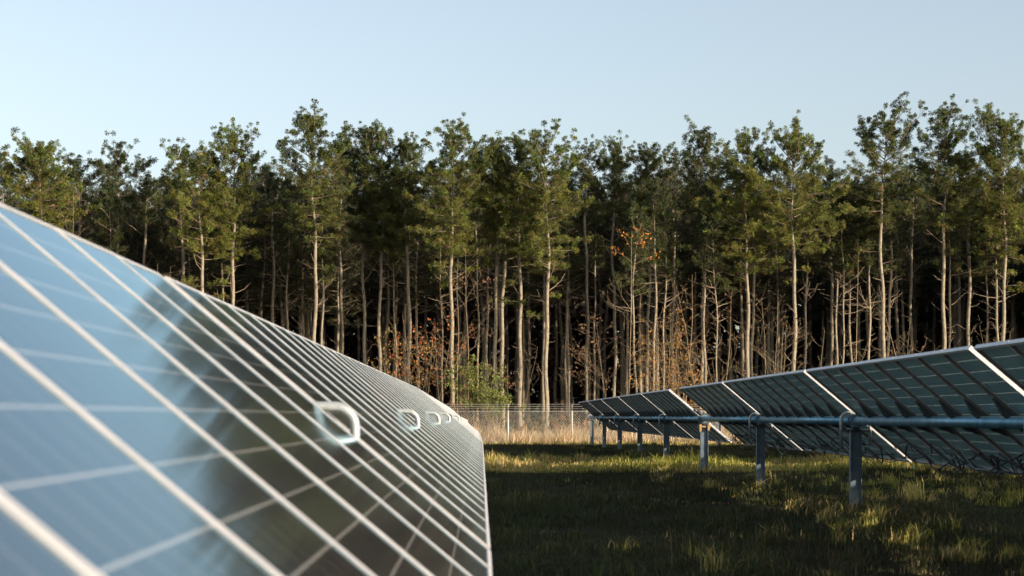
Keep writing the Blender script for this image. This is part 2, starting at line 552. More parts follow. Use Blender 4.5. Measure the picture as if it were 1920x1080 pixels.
# coiled loops
for (yc, rr, s0, m_) in ((17.6, 0.15, 0.84, M_cbt), (17.9, 0.10, 0.70, M_cbl), (15.2, 0.14, 0.80, M_cbt), (14.7, 0.14, 0.84, M_cbt), (20.6, 0.10, 0.72, M_cbl), (13.6, 0.12, 0.66, M_cbt), (16.4, .1, .74, M_cbl), (18.9, .09, .66, M_cbl)):
    pts = [slant(s0-rr*1.2, yc+0.9, 0.07)]
    for k in range(11):
        t = 2*math.pi*k/9
        pts.append(slant(s0+rr*math.cos(t), yc+rr*1.6*math.sin(t)+0.02*k, 0.10+0.10*(1+math.cos(t))*0.5))
    pts.append(slant(s0-rr*1.3, yc-1.1, 0.07))
    cable(pts, 0.010, m_, near_R)

# ------------------------------------------------------------------ vegetation generators
def segs_mesh(S, n=4):
    "S: list of (p0, p1, r0, r1, colour) -> V, F, col arrays of separate tapered prisms"
    if not S: return np.zeros((0, 3)), np.zeros((0, 4), int), np.zeros((0, 3))
    P0 = np.array([s[0] for s in S], float); P1 = np.array([s[1] for s in S], float)
    r0 = np.array([s[2] for s in S])[:, None]; r1 = np.array([s[3] for s in S])[:, None]
    col = np.array([s[4] for s in S], float)
    d = P1-P0; d /= np.linalg.norm(d, axis=1, keepdims=True)+1e-9
    ref = np.where(np.abs(d[:, 2:3]) > 0.9, np.array([[1., 0, 0]]), np.array([[0., 0, 1]]))
    u = np.cross(d, ref); u /= np.linalg.norm(u, axis=1, keepdims=True); v = np.cross(d, u)
    V = []
    for (P, r) in ((P0, r0), (P1, r1)):
        for j in range(n):
            t = 2*math.pi*j/n
            V.append(P+(u*math.cos(t)+v*math.sin(t))*r)
    V = np.stack(V, 1)
    N = len(S); base = (np.arange(N)*2*n)[:, None]
    Fs = [base+np.array([[j, (j+1) % n, n+(j+1) % n, n+j]]) for j in range(n)]
    Fc = np.concatenate(Fs, 0)
    return V.reshape(-1, 3), Fc, np.repeat(col, 2*n, 0)

def tufts(P, D, rg, n=16, L=0.24, W=0.045, spread=1.2, col=(0.06, 0.09, 0.03), var=0.28, straw=0.02):
    "needle tufts: n blades round each point P leaning to D"
    P = np.asarray(P, float); D = np.asarray(D, float); N = len(P)
    Pn = np.repeat(P, n, 0); Dn = np.repeat(D, n, 0)
    rd = rg.normal(size=(N*n, 3)); rd /= np.linalg.norm(rd, axis=1, keepdims=True)
    d = Dn + rd*spread; d /= np.linalg.norm(d, axis=1, keepdims=True)
    s = np.cross(d, rg.normal(size=(N*n, 3))); s /= np.linalg.norm(s, axis=1, keepdims=True)
    Ln = L*np.repeat(rg.uniform(0.6, 1.3, (N, 1)), n, 0)*rg.uniform(0.8, 1.1, (N*n, 1)); Wn = W*rg.uniform(0.7, 1.3, (N*n, 1))
    tip = Pn+d*Ln
    V = np.stack([Pn, tip+s*Wn*0.5, tip-s*Wn*0.5], 1).reshape(-1, 3)
    Fc = np.arange(N*n*3).reshape(-1, 3)
    c = np.array(col)[None]*np.exp(rg.normal(0, var, (N, 1)))*(1+rg.normal(0, 0.10, (N, 3)))
    m = rg.random(N) < straw
    c[m] = np.array([0.20, 0.13, 0.05])*rg.uniform(.6, 1.2, (m.sum(), 1))
    c = np.clip(np.repeat(c, n*3, 0), 0.005, 0.8)
    return V, Fc, c

BR = (0.27, 0.21, 0.145)
BR2 = (0.17, 0.13, 0.09)
def gen_pine(seed, H, cb, hw, dens=1.0, col=(0.055, 0.085, 0.028), lean=0.0, r0=0.15, top_open=0.5, stubs=1.0, low=0.0, tuft_n=20):
    """H height, cb height of crown bottom, hw crown half width"""
    rd = random.Random(seed); rg = np.random.default_rng(seed)
    ph1, ph2 = rd.uniform(0, 6), rd.uniform(0, 6); wob = rd.uniform(0.08, 0.22)
    def tp(z):
        k = z/H
        return np.array([lean*z+wob*math.sin(z*0.45+ph1)*k+0.04*math.sin(z*1.3+ph2)*min(1, z/2), wob*math.cos(z*0.38+ph2)*k, z])
    zs = np.arange(-0.4, H-0.2, 0.8)
    def rad(z):
        zz = max(0, z)
        return max(0.012, r0*((1-0.32*min(zz, cb)/cb)*(1-0.93*max(0, zz-cb)/(H-cb)))+0.05*math.exp(-zz*2.5)*r0*4)
    tb = MB(); tb.tube([tp(z) for z in zs], [rad(z) for z in zs], 9, cap=False)
    S = []; TP = []; TD = []
    # dead stubs and long dead limbs on the bare stem
    for i in range(int(stubs*(cb*2.2))):
        z = rd.uniform(0.25, 1.0)*cb+rd.uniform(0, 0.5); az = rd.uniform(0, 6.283)
        L = rd.choice([0.15, 0.25, 0.3, 0.5, 0.9]) if z < cb*0.75 else rd.choice([0.3, 0.5, 0.8, 1.2, 1.8])
        el = rd.uniform(0.0, 0.9); p = tp(z); r = 0.014+0.010*L
        for k in range(3):
            d = np.array([math.cos(az)*math.cos(el), math.sin(az)*math.cos(el), math.sin(el)])
            q_ = p+d*L/3; S.append((p, q_, r, r*0.7, BR)); r *= 0.7
            if L > 0.8 and rd.random() < 0.7:
                a2 = az+rd.choice([-0.8, 0.8]); d2 = np.array([math.cos(a2), math.sin(a2), rd.uniform(0, .7)])
                S.append((q_, q_+d2*L*0.3, r*0.7, 0.004, BR))
            p = q_; az += rd.uniform(-.35, .35); el += rd.uniform(-.1, .35)
    Hc = H-cb
    nb = int(Hc*6.9*dens)
    lob = [rd.uniform(0, 6.28) for _ in range(3)]
    for i in range(nb):
        t = ((i+rd.random())/nb)
        t = t**0.9
        z = cb+Hc*t*0.985; az = i*2.399+rd.uniform(-.5, .5)
        prof = (0.50+0.55*math.sin(math.pi*min(1, (t+0.12)/0.8)*0.62)) if t < 0.55 else 1.02-0.66*((t-0.55)/0.45)**2.2
        irr = 1+0.30*math.sin(az+lob[0]+t*5)+0.16*math.sin(2*az+lob[1]+t*11)
        L = max(0.22, hw*prof*irr*rd.uniform(0.55, 1.12))
        el = -0.12+1.0*t**1.3+rd.uniform(-.18, .22)
        p = tp(z); r = max(0.009, min(0.04, 0.014*L+0.006)); nseg = max(2, int(L/0.45))
        step = L/nseg
        for k in range(nseg):
            d = np.array([math.cos(az)*math.cos(el), math.sin(az)*math.cos(el), math.sin(el)])
            q_ = p+d*step; S.append((p, q_, r, r*0.8, BR2)); f = (k+1)/nseg
            ntw = 0
            if f > 0.22 or L < 0.7: ntw = 3 + (rd.random() < dens*0.6)
            if t > 0.72: ntw = max(1, int(round(ntw*(1-top_open*0.45))))
            for j in range(ntw):
                a2 = az+rd.uniform(-1.5, 1.5); e2 = el+rd.uniform(-.35, .75)
                d2 = np.array([math.cos(a2)*math.cos(e2), math.sin(a2)*math.cos(e2), math.sin(e2)])
                l2 = rd.uniform(0.18, 0.55)*(0.75+0.35*min(1, L))*(1.35 if t > .72 else 1)
                s0 = p+(q_-p)*rd.random()
                e_ = s0+d2*l2; S.append((s0, e_, 0.007, 0.004, BR2))
                TP.append(e_); TD.append(d2*0.5+np.array([0, 0, .45]))
                if l2 > 0.35 and t < .72: TP.append(s0+d2*l2*0.55); TD.append(d2)
            p = q_; az += rd.uniform(-.22, .22); el += rd.uniform(-.05, .22); r *= 0.8
        TP.append(p); TD.append(d+np.array([0, 0, .4]))
    topz = tp(H-0.2)
    for j in range(7): TP.append(topz+np.array([rd.uniform(-.15, .15), rd.uniform(-.15, .15), rd.uniform(-.35, .15)])); TD.append(np.array([0, 0, 1.]))
    if low:   # a few live sprays low on the stem
        for j in range(int(low*6)):
            z = cb-rd.uniform(0.3, 3.0); az = rd.uniform(0, 6.28); L = rd.uniform(.5, 1.6); p = tp(z)
            for k in range(4):
                d = np.array([math.cos(az), math.sin(az), rd.uniform(-.1, .25)]); q_ = p+d*L/4; S.append((p, q_, 0.012, 0.009, BR)); p = q_
                if k > 0:
                    for _ in range(3): TP.append(p+np.array([rd.uniform(-.25, .25), rd.uniform(-.25, .25), rd.uniform(-.1, .15)])); TD.append(d+np.array([0, 0, .5]))
    TP = np.array(TP); TD = np.array(TD); up = TP[:, 2] > cb+Hc*0.74
    V, Fc, cc = tufts(TP[~up], TD[~up], rg, tuft_n+tuft_n//2+4, 0.205, 0.026, 1.7, col)
    V2, F2, c2 = tufts(TP[up], TD[up]*.5, rg, tuft_n*2+8, 0.185, 0.034, 2.6, np.array(col)*np.array([.8, .9, 1.0]), straw=0)   # round pompoms at the top
    Fc = np.concatenate([Fc, F2+len(V)]); V = np.concatenate([V, V2]); cc = np.concatenate([cc, c2])
    crown = new_mesh('crown', V, Fc, M_leaf, col=cc)
    V, Fc, cc = segs_mesh(S, 4)
    limbs = new_mesh('limbs', V, Fc, M_twig, col=cc)
    trunk = tb.mesh('trunk', M_bark, True)
    k = H/float(np.percentile(TP[:, 2], 99.7)+0.12)
    for me in (trunk, limbs, crown): me.transform(Matrix.Diagonal((1, 1, k, 1)))
    return trunk, limbs, crown

def place_tree(name, meshes, x, y, label, cat='pine tree', group=None, rz=0.0, sc=1.0):
    t = thing(name, label, cat, (x, y, float(gz(x, y))-0.02), (0, 0, rz), group)
    t.scale = (sc, sc, sc)
    for nme, me in zip(('trunk', 'limbs', 'crown'), meshes):
        o = link(nme, me, t)
        if nme == 'limbs': o['kind'] = 'stuff'
    return t

# ------------------------------------------------------------------ front pines, one by one
G1, G2, G3, G4 = (0.118, 0.128, 0.024), (0.088, 0.100, 0.022), (0.060, 0.070, 0.020), (0.130, 0.138, 0.025)
# (photo column, top line, crown-bottom line, half width px, distance, colour, lean, density, top_open, label)
FRONT = [
 (8, 292, 440, 48, 116, G3, 0, 1.0, .6, 'dark pine at the far left edge of the forest, partly cut off by the frame'),
 (78, 256, 440, 58, 108, G1, 0, 1.5, .1, 'bushy bright green pine with rounded crown above the top corner of the left panels'),
 (148, 280, 420, 36, 114, G3, 0, .9, .8, 'narrow dark pine right beside the bushy bright pine at the far left'),
 (222, 254, 420, 42, 113, G3, 0, .75, 1.0, 'open-topped pine with separate needle tufts between two wider pines on the left'),
 (275, 318, 430, 36, 118, G3, 0, 1.0, .6, 'short dark pine filling the dip in the treetops on the left'),
 (345, 262, 410, 40, 114, G2, 0, 1.1, .7, 'dark pine pressed against the left side of two bright trunks'),
 (380, 278, 500, 60, 107, G4, -.005, .85, .4, 'pine with a straight clean trunk and bright drooping left branches'),
 (438, 226, 480, 66, 108, G1, .004, 1.0, .7, 'pine with a kinked trunk and a long live branch low on its right'),
 (512, 312, 450, 38, 117, G3, 0, .9, .8, 'lower dark pine in the notch left of the tallest left-hand pine'),
 (590, 200, 470, 66, 106, G2, 0, 1.0, .8, 'tallest pine of the left half with a thick straight trunk'),
 (640, 262, 430, 34, 117, G3, 0, .9, .8, 'thin dark pine tucked right of the tallest left-hand pine'),
 (683, 236, 480, 46, 112, G3, 0, 1.1, .6, 'dark pine with twin rounded tops left of the middle'),
 (713, 232, 490, 44, 110, G2, .003, 1.0, .6, 'pine whose pale trunk stands beside a thinner one above the array ridge'),
 (765, 252, 480, 56, 109, G2, 0, 1.1, .4, 'broad flat-topped pine whose trunk rises from the orange undergrowth'),
 (847, 226, 500, 58, 104, G1, .002, 1.1, .7, 'pine with thick pale trunk directly above the far tip of the left array'),
 (930, 252, 470, 44, 106, G1, -.006, 1.0, .5, 'slim pine on the left of a crossing pair of trunks at the middle'),
 (942, 290, 480, 36, 107, G2, .002, .9, .6, 'thicker reddish pine on the right of the crossing pair at the middle'),
 (975, 242, 500, 52, 105, G2, -.006, 1.0, .1, 'pine with a dense dark cap and a gently curved trunk'),
 (1025, 228, 520, 62, 103, G1, .001, .9, .8, 'pine with pale trunk and a lone tuft branch sticking out over black gap'),
 (1100, 256, 400, 48, 118, G2, 0, .8, 1.0, 'open pine top standing over the black gap in the forest'),
 (1152, 250, 420, 46, 118, G2, 0, .9, .9, 'pine top to the right of the black gap with loose upright tufts'),
 (1215, 266, 440, 44, 116, G2, 0, 1.0, .8, 'pine with low rounded top between the black gap and the taller right group'),
 (1262, 275, 430, 34, 119, G3, 0, .8, .9, 'small open pine top set back in the dip right of centre'),
 (1318, 230, 450, 44, 113, G3, 0, 1.1, .8, 'pointed dark pine with loosely scattered tufts at its tip'),
 (1402, 235, 510, 62, 105, G4, -.002, 1.05, .4, 'pine with bright low boughs spreading both ways over a straight trunk'),
 (1490, 216, 470, 72, 104, G4, .0, 1.15, .8, 'wide bright pine with crooked bare limbs low on its trunk'),
 (1560, 290, 430, 40, 117, G3, 0, 1.1, .6, 'dark lower pine between the wide bright pine and the tallest one'),
 (1657, 184, 430, 62, 105, G2, .003, 1.05, .7, 'tallest pine in the row with a tapering dark green crown'),
 (1712, 300, 440, 36, 117, G3, 0, 1.1, .6, 'dark lower pine between two tall pines on the right'),
 (1773, 184, 450, 54, 105, G2, .002, 1.0, .8, 'tall pine with a see-through top and reddish upper stem'),
 (1818, 280, 440, 40, 107, G1, .012, .9, .6, 'slim pale pine leaning beside the tall see-through pine'),
 (1886, 190, 490, 62, 104, G1, .002, 1.1, .7, 'big pine near the right edge with twin trunks below its crown'),
 (1965, 230, 470, 60, 106, G2, 0, 1.1, .6, 'pine cut by the right edge of the view'),
]
front_x = []
for i, (cx, ty, by, hw, Yd, col, lean, dens, to, lab) in enumerate(FRONT):
    x = px(cx, Yd); z0 = float(gz(x, Yd))
    H = hz(ty, Yd)-z0; cb = hz(by, Yd)-z0
    H -= 0.05; cb = cb+hz(by-34, Yd)-hz(by, Yd)
    mt = gen_pine(100+i*7, H, cb, hw*Yd/F*1.32, dens*1.15, col, lean*0.5, 0.145 if Yd < 110 else 0.125, to, 1.0, 0.5 if Yd < 110 else 0)
    place_tree('pine_tree', mt, x, Yd, lab, group='pines along the front of the forest')
    front_x.append((x, Yd))

# slender trunks that stand between them: (column, top line of crown, distance, lean, radius, label)
SLIM = [
 (120, 330, 109, -.01, .06, 'thin leaning trunk just behind the bushy bright pine at the left'),
 (210, 340, 110, .004, .07, 'thin pale trunk below the open-topped pine on the left'),
 (416, 320, 111, .0, .08, 'reddish trunk between the clean trunk and the kinked trunk'),
 (541, 330, 114, .0, .09, 'shaded trunk with side stubs left of the tallest left-hand pine'),
 (603, 350, 109, .004, .09, 'shorter trunk touching the right side of the tallest left-hand pine'),
 (741, 330, 112, .0, .07, 'narrow trunk in the shade left of the flat-topped pine'),
 (828, 360, 112, .0, .06, 'very thin stem left of the thick pale middle trunk'),
 (895, 300, 114, .002, .08, 'dim greyish trunk right of the thick pale middle trunk'),
 (1115, 330, 122, .0, .09, 'dim trunk standing alone in the black gap'),
 (1062, 340, 118, .0, .08, 'first dim trunk right of the pine with the lone tuft branch'),
 (1193, 380, 104, -.01, .08, 'pale slightly bowed trunk left of the golden leaves'),
 (1224, 330, 106, .012, .095, 'mottled trunk rising through the golden leaves'),
 (1246, 350, 112, .0, .08, 'straight trunk just right of the mottled trunk'),
 (1322, 330, 107, .004, .10, 'pinkish straight trunk above the start of the near right array'),
 (1345, 380, 105, -.012, .06, 'white bare leaning stem with many side twigs'),
 (1412, 320, 110, .002, .11, 'shaded dark trunk right behind the straight bright-boughed pine'),
 (1512, 330, 108, .002, .09, 'banded trunk right of the wide bright pine'),
 (1572, 340, 108, -.004, .09, 'left one of three trunks standing close together'),
 (1580, 350, 107, .01, .07, 'middle thin one of three trunks standing close together'),
 (1598, 330, 109, .0, .085, 'right one of three trunks standing close together'),
 (1630, 330, 107, .008, .10, 'straight pinkish trunk left of the tallest pine'),
 (1668, 330, 107, .006, .11, 'knobbly trunk just right of the tallest pine trunk'),
 (1783, 340, 106, .0, .09, 'second trunk close beside the tall see-through pine'),
 (1876, 340, 106, .002, .10, 'left twin trunk beside the big pine at the right edge'),
 (1858, 360, 110, .0, .07, 'thin snaggy stem left of the twin trunks at the right'),
]
for i, (cx, ty, Yd, lean, r0, lab) in enumerate(SLIM):
    x = px(cx, Yd); z0 = float(gz(x, Yd)); H = hz(ty, Yd)-z0
    mt = gen_pine(900+i*5, H, H*0.66, 1.15, 0.8, G3, lean, r0, .5, 1.6, 0)
    place_tree('slender_pine', mt, x, Yd, lab, group='slender pines between the bigger ones')

# the depth of the forest: seven shared trees, many copies
rf = random.Random(21)
VAR = []
for k in range(8):
    H = rf.uniform(15.8, 18.0)
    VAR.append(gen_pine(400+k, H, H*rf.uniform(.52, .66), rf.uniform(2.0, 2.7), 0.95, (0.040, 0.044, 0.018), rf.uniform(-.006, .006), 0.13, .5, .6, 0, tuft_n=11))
n_back = 0
pts = []
tries = 0
while n_back < 205 and tries < 9000:
    tries += 1
    y = 116+rf.random()**1.1*41
    x = rf.uniform(px(-60, y)-2, px(1990, y)+4)
    cxp = 902+x*F/y
    if 1035 < cxp < 1180 and y < 119: continue
    if any((x-a_)**2+(y-b_)**2 < 1.9**2 for a_, b_ in pts): continue
    if any((x-a_)**2+(y-b_)**2 < 1.2**2 for a_, b_ in front_x): continue
    pts.append((x, y)); n_back += 1
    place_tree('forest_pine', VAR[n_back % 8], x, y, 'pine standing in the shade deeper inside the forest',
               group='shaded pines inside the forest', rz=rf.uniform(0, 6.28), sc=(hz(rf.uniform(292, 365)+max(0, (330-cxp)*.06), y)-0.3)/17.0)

# far wood that reads as one mass
rg = np.random.default_rng(77)
N = 26000
P = np.stack([rg.uniform(-62, 74, N), rg.uniform(158, 178, N), rg.random(N)**0.9*20], 1)
D = rg.normal(size=(N, 3))*0.3+np.array([0, 0, .5])
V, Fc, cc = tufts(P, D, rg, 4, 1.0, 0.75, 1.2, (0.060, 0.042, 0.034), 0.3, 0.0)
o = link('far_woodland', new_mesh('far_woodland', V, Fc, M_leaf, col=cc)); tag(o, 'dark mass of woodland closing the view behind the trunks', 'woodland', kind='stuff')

N = 21000  # unseen foliage mass, added to keep low sun out of the forest interior
P = np.stack([rg.uniform(38.5, 112, N), rg.uniform(103, 158, N), rg.random(N)**0.85*17.0], 1)
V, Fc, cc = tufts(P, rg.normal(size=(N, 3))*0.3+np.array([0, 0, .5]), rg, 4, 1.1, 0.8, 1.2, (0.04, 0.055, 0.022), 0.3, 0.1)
o = link('side_woodland', new_mesh('side_woodland', V, Fc, M_leaf, col=cc)); tag(o, 'unseen woodland past the right end of the pine rows, added to shade the forest', 'woodland', kind='stuff')

# ------------------------------------------------------------------ bare saplings and bushes at the forest edge
def gen_sapling(seed, H, spread, stems=1, leaf=None, leaf_n=0, leaf_sz=0.11, leaf_zone=(0.2, 1.0), twig=1.0, col=(0.42, 0.34, 0.25), r0=0.035, curvy=0.25, lean=0.0):
    rd = random.Random(seed); rg = np.random.default_rng(seed); S = []; ends = []
    def grow(p, az, el, L, r, lvl):
        n = max(3, int(L/0.35)); step = L/n; r0_ = r
        for k in range(n):
            d = np.array([math.cos(az)*math.cos(el)+lean*0.3, math.sin(az)*math.cos(el), math.sin(el)])
            q_ = p+d*step; r1 = max(.004, r-(r0_-.004)*.92/n)
            S.append((p, q_, r, r1, col)); 
            if lvl < 3 and k > n*(0.28 if lvl == 0 else 0.1) and rd.random() < (0.8 if lvl == 0 else 0.7)*twig:
                L2 = (L*(1-k/n)*0.5+0.25)*rd.uniform(.5, 1.0)
                if lvl == 0: L2 = min(L2*spread, 2.4)
                if L2 > 0.18:
                    grow(q_, rd.uniform(0, 6.28) if lvl == 0 else az+rd.choice([-1, 1])*rd.uniform(.4, 1.1), max(-.2, (rd.uniform(.2, .95) if lvl == 0 else el+rd.uniform(-.5, .5))), L2, r1*0.5, lvl+1)
            az += rd.uniform(-curvy, curvy)*(2 if lvl else 0.4); el += rd.uniform(-curvy, curvy)*(.8 if lvl else .25)
            if lvl == 0: el += (1.45-el)*0.10
            p = q_; r = r1
            if lvl: ends.append((p, d))
    for s in range(stems):
        e0 = rd.uniform(1.25, 1.5) if stems == 1 else rd.uniform(.95, 1.35)
        grow(np.array([rd.uniform(-.1, .1)*(stems > 1), rd.uniform(-.1, .1), -0.1]), rd.uniform(0, 6.28), e0, H*rd.uniform(.8, 1.05) if stems > 1 else H, r0*(1 if stems == 1 else .8), 0)
    V, Fc, cc = segs_mesh(S, 3)
    stem = new_mesh('branches', V, Fc, M_twig, col=cc)
    lv = None
    if leaf_n:
        E = [e_ for e_ in ends if leaf_zone[0]*H <= e_[0][2] <= leaf_zone[1]*H] or ends
        ix = rg.integers(0, len(E), leaf_n)
        P = np.array([E[i][0] for i in ix])+rg.normal(0, 0.12, (leaf_n, 3)); D = rg.normal(size=(leaf_n, 3))*.6+np.array([0, 0, .2])
        V, Fc, cc = tufts(P, D, rg, 3, leaf_sz, leaf_sz*0.8, 1.0, leaf, 0.3, 0.0)
        lv = new_mesh('leaves', V, Fc, M_leaf, col=cc)
    return stem, lv

def place_sapling(name, meshes, x, y, label, cat, group=None, rz=0.0, sc=1.0):
    t = thing(name, label, cat, (x, y, float(gz(x, y))-0.03), (0, 0, rz), group); t.scale = (sc, sc, sc)
    link('branches', meshes[0], t)['kind'] = 'stuff'
    if meshes[1] is not None: link('leaves', meshes[1], t)['kind'] = 'stuff'
    return t
OR, OC, GR, BRN = (0.34, 0.11, 0.03), (0.32, 0.17, 0.04), (0.13, 0.15, 0.03), (0.17, 0.09, 0.045)
PALE = (0.29, 0.225, 0.14)
# (column, top line, distance, spread, stems, leaf colour, leaf count, zone, radius, colour of bark, name, label, category)
SAP = [
 (300, 445, 103, 1.3, 4, None, 0, (0, 1), .045, PALE, 'bare_sapling', 'bare forked sapling with upright pale limbs above the left array', 'bare tree'),
 (128, 360, 105, 1.3, 1, BRN, 60, (.6, 1), .05, PALE, 'bare_sapling', 'broken slanting bare limbs beside the bushy pine at far left', 'bare tree'),
 (792, 590, 101, 1.5, 3, OR, 210, (.15, 1), .035, PALE, 'orange_sapling', 'bushy sapling with bright orange autumn leaves', 'autumn bush'),
 (826, 610, 102, 1.4, 2, OR, 110, (.2, 1), .03, PALE, 'orange_sapling', 'smaller orange-leaved sapling touching the thick pale trunk', 'autumn bush'),
 (862, 480, 102, .9, 1, None, 0, (0, 1), .05, PALE, 'bare_sapling', 'tall thin bare stem right beside the thick pale middle trunk', 'bare tree'),
 (878, 470, 101, 1.0, 1, BRN, 80, (.5, 1), .045, PALE, 'bare_sapling', 'tall bare stem rising out of the green shrub', 'bare tree'),
 (893, 668, 99, 1.4, 5, GR, 1000, (.05, 1), .03, PALE, 'green_shrub', 'leafy green shrub behind the end of the left array', 'shrub'),
 (935, 725, 99, 1.4, 5, GR, 700, (.05, 1), .025, PALE, 'green_shrub', 'low green shrub at the foot of the crossing trunks', 'shrub'),
 (772, 600, 102, 1.2, 3, (0.25, .17, .05), 300, (.2, 1), .03, PALE, 'brown_sapling', 'thin brownish sapling left of the orange leaves', 'bare tree'),
 (955, 640, 104, 1.1, 2, None, 0, (0, 1), .022, PALE, 'bare_sapling', 'small fan of bare twigs behind the crossing trunks', 'bare tree'),
 (1172, 430, 103, 1.6, 1, (0.5, .2, .03), 70, (.86, 1), .055, PALE, 'bare_sapling', 'bare tree with long curved side limbs and few orange top leaves', 'bare tree'),
 (1150, 560, 103, 1.4, 2, BRN, 200, (.3, 1), .035, PALE, 'brown_sapling', 'brown-leaved sapling left of the curved-limb bare tree', 'bare tree'),
 (1238, 570, 102, 1.5, 4, OC, 330, (.1, 1), .035, PALE, 'golden_sapling', 'sapling with golden brown leaves behind the far right array', 'autumn bush'),
 (1262, 640, 101, 1.5, 4, OC, 200, (.1, .9), .03, PALE, 'golden_sapling', 'low golden brown bush just above the gap in the right arrays', 'autumn bush'),
 (1278, 510, 102, .5, 1, None, 0, (0, 1), .05, PALE, 'bare_sapling', 'smooth leaning pole-like stem with almost no twigs', 'bare tree'),
 (1340, 510, 101, 1.6, 2, BRN, 160, (.3, 1), .05, PALE, 'bare_sapling', 'white-barked bare tree with dense fine twigs', 'bare tree'),
 (1300, 600, 102, 1.4, 3, BRN, 200, (.2, 1), .03, PALE, 'brown_sapling', 'tangled brown bush left of the white-barked bare tree', 'bare tree'),
 (1385, 620, 102, 1.3, 2, None, 0, (0, 1), .03, PALE, 'bare_sapling', 'bare bush with curling limbs beside the bright-boughed pine', 'bare tree'),
 (1445, 560, 101, 1.5, 4, BRN, 60, (.4, 1), .045, PALE, 'bare_bush', 'many-stemmed pale bare bush spreading like a fan', 'bare bush'),
 (1470, 640, 102, 1.2, 2, None, 0, (0, 1), .03, PALE, 'bare_bush', 'smaller bare bush right of the fan-shaped one', 'bare bush'),
 (1532, 610, 101, 1.2, 1, None, 0, (0, 1), .032, PALE, 'bare_sapling', 'feathery bare sapling above the first right-hand white rail', 'bare tree'),
 (1680, 590, 103, .8, 1, None, 0, (0, 1), .035, PALE, 'dead_snag', 'dead snag with short broken twigs right of the knobbly trunk', 'dead tree'),
 (1714, 520, 103, .9, 1, None, 0, (0, 1), .04, PALE, 'dead_snag', 'crooked dead stem in the dark between two tall pines', 'dead tree'),
 (1735, 640, 103, 1.6, 4, BRN, 100, (.2, 1), .03, PALE, 'bare_bush', 'twiggy low bush at the foot of the crooked dead stem', 'bare bush'),
 (1838, 590, 102, 1.2, 3, None, 0, (0, 1), .045, PALE, 'bare_bush', 'stubby forked bare bush left of the twin trunks', 'bare bush'),
 (1600, 470, 104, 1.1, 1, None, 0, (0, 1), .05, PALE, 'bare_sapling', 'bare stem with one long slanting limb left of the tallest pine', 'bare tree'),
 (1905, 600, 102, 1.2, 3, None, 0, (0, 1), .03, PALE, 'bare_bush', 'bare bush at the right edge of the view', 'bare bush'),
]
for i, (cx, ty, Yd, sp, stems, lc, ln, zone, r0, bc, nm, lab, cat) in enumerate(SAP):
    x = px(cx, Yd); H = hz(ty, Yd)-float(gz(x, Yd))
    place_sapling(nm, gen_sapling(50+i, H, sp, stems, lc, ln, 0.11, zone, 1.0, bc, r0*.72), x, Yd, lab, cat)
# unremarkable brush deeper between the trunks
BV = [gen_sapling(300+k, rf.uniform(2.2, 4.4), 2.6, rf.choice([1, 2, 4]), rf.choice([BRN, OC, GR, BRN]), 130, 0.12, (0.1, 1), 1.0, (0.24, 0.18, 0.13), .022) for k in range(7)]
for k in range(12):
    y = rf.uniform(102, 112); cxp = rf.choice([rf.uniform(250, 1920), rf.uniform(1150, 1920), rf.uniform(720, 930)])
    if 980 < cxp < 1140: continue
    place_sapling('undergrowth_sapling', BV[k % 7], px(cxp, y), y, 'thin brushy sapling in the undergrowth between the pine trunks', 'sapling',
                  'brushy undergrowth saplings', rf.uniform(0, 6.28), rf.uniform(.55, 1.05))
# low understory mass
N = 5200
P = np.stack([rg.uniform(-34, 42, N), rg.uniform(100.5, 118, N), np.abs(rg.normal(0, .7, N))], 1)
P[:, 2] += gz(P[:, 0], P[:, 1])
cl = np.array([(0.10, 0.12, 0.03), (0.18, 0.09, 0.04), (0.07, 0.08, 0.03), (0.28, 0.15, 0.05)])
keep = (np.sin(P[:, 0]*1.1)+np.sin(P[:, 0]*.43+1)) > -0.9
P = P[keep]
V, Fc, cc = tufts(P, rg.normal(size=P.shape)*.4+np.array([0, 0, .4]), rg, 7, 0.30, 0.13, 1.0, (1, 1, 1), .25, 0)
cc = cc*np.repeat(cl[rg.integers(0, 4, len(P))], 21, 0)
o = link('forest_edge_undergrowth', new_mesh('forest_edge_undergrowth', V, Fc, M_leaf, col=cc)); tag(o, 'low leafy undergrowth along the foot of the forest', 'undergrowth', kind='stuff')

# ------------------------------------------------------------------ fence
YF = 90.0
fx0, step = px(832.5, YF), 120*YF/F
npost = 19
xs0 = fx0-step*9
fence = thing('chain_link_fence', 'tall chain link fence with barbed wire in front of the pine forest', 'fence', (0, YF, float(gz(5, YF))))
FH = 1.72
b = MB(); b.tube([(0, 0, -0.5), (0, 0, FH+.02)], 0.042, 8); b.tube([(0, 0, FH), (0, -0.16, FH+.34)], 0.014, 5)
pm = b.mesh('fence_post', M_fence, True)
for k in range(npost+8): link('fence_post', pm, fence, (xs0+step*k, 0, 0))
xe = xs0+step*(npost+7)
b = MB(); b.tube([(xs0, 0.05, FH-.02), (xe, 0.05, FH-.02)], 0.018, 6); link('top_rail', b.mesh('top_rail', M_fence, True), fence)
for k in range(3):
    f = (k+1)/3
    b = MB(); b.tube([(xs0, -.16*f, FH+.34*f), (xe, -.16*f, FH+.34*f)], 0.008, 4); link('barbed_wire', b.mesh('barbed_wire', M_fence), fence)
cell = 0.10; S = []
wires = []
x = xs0
Hn = FH-.05
i = 0
while x < xe:
    for s in (-1, 1):
        xa, xb = x, x+s*Hn
        wires.append(((xa, 0.012*s, 0.02), (xb, 0.012*s, 0.02+Hn), .0050, .0050, (0.40, .39, .37)))
    x += cell*math.sqrt(2)
V, Fc, cc = segs_mesh(wires, 3)
o = link('wire_mesh', new_mesh('wire_mesh', V, Fc, M_fence, col=cc), fence); o['kind'] = 'stuff'

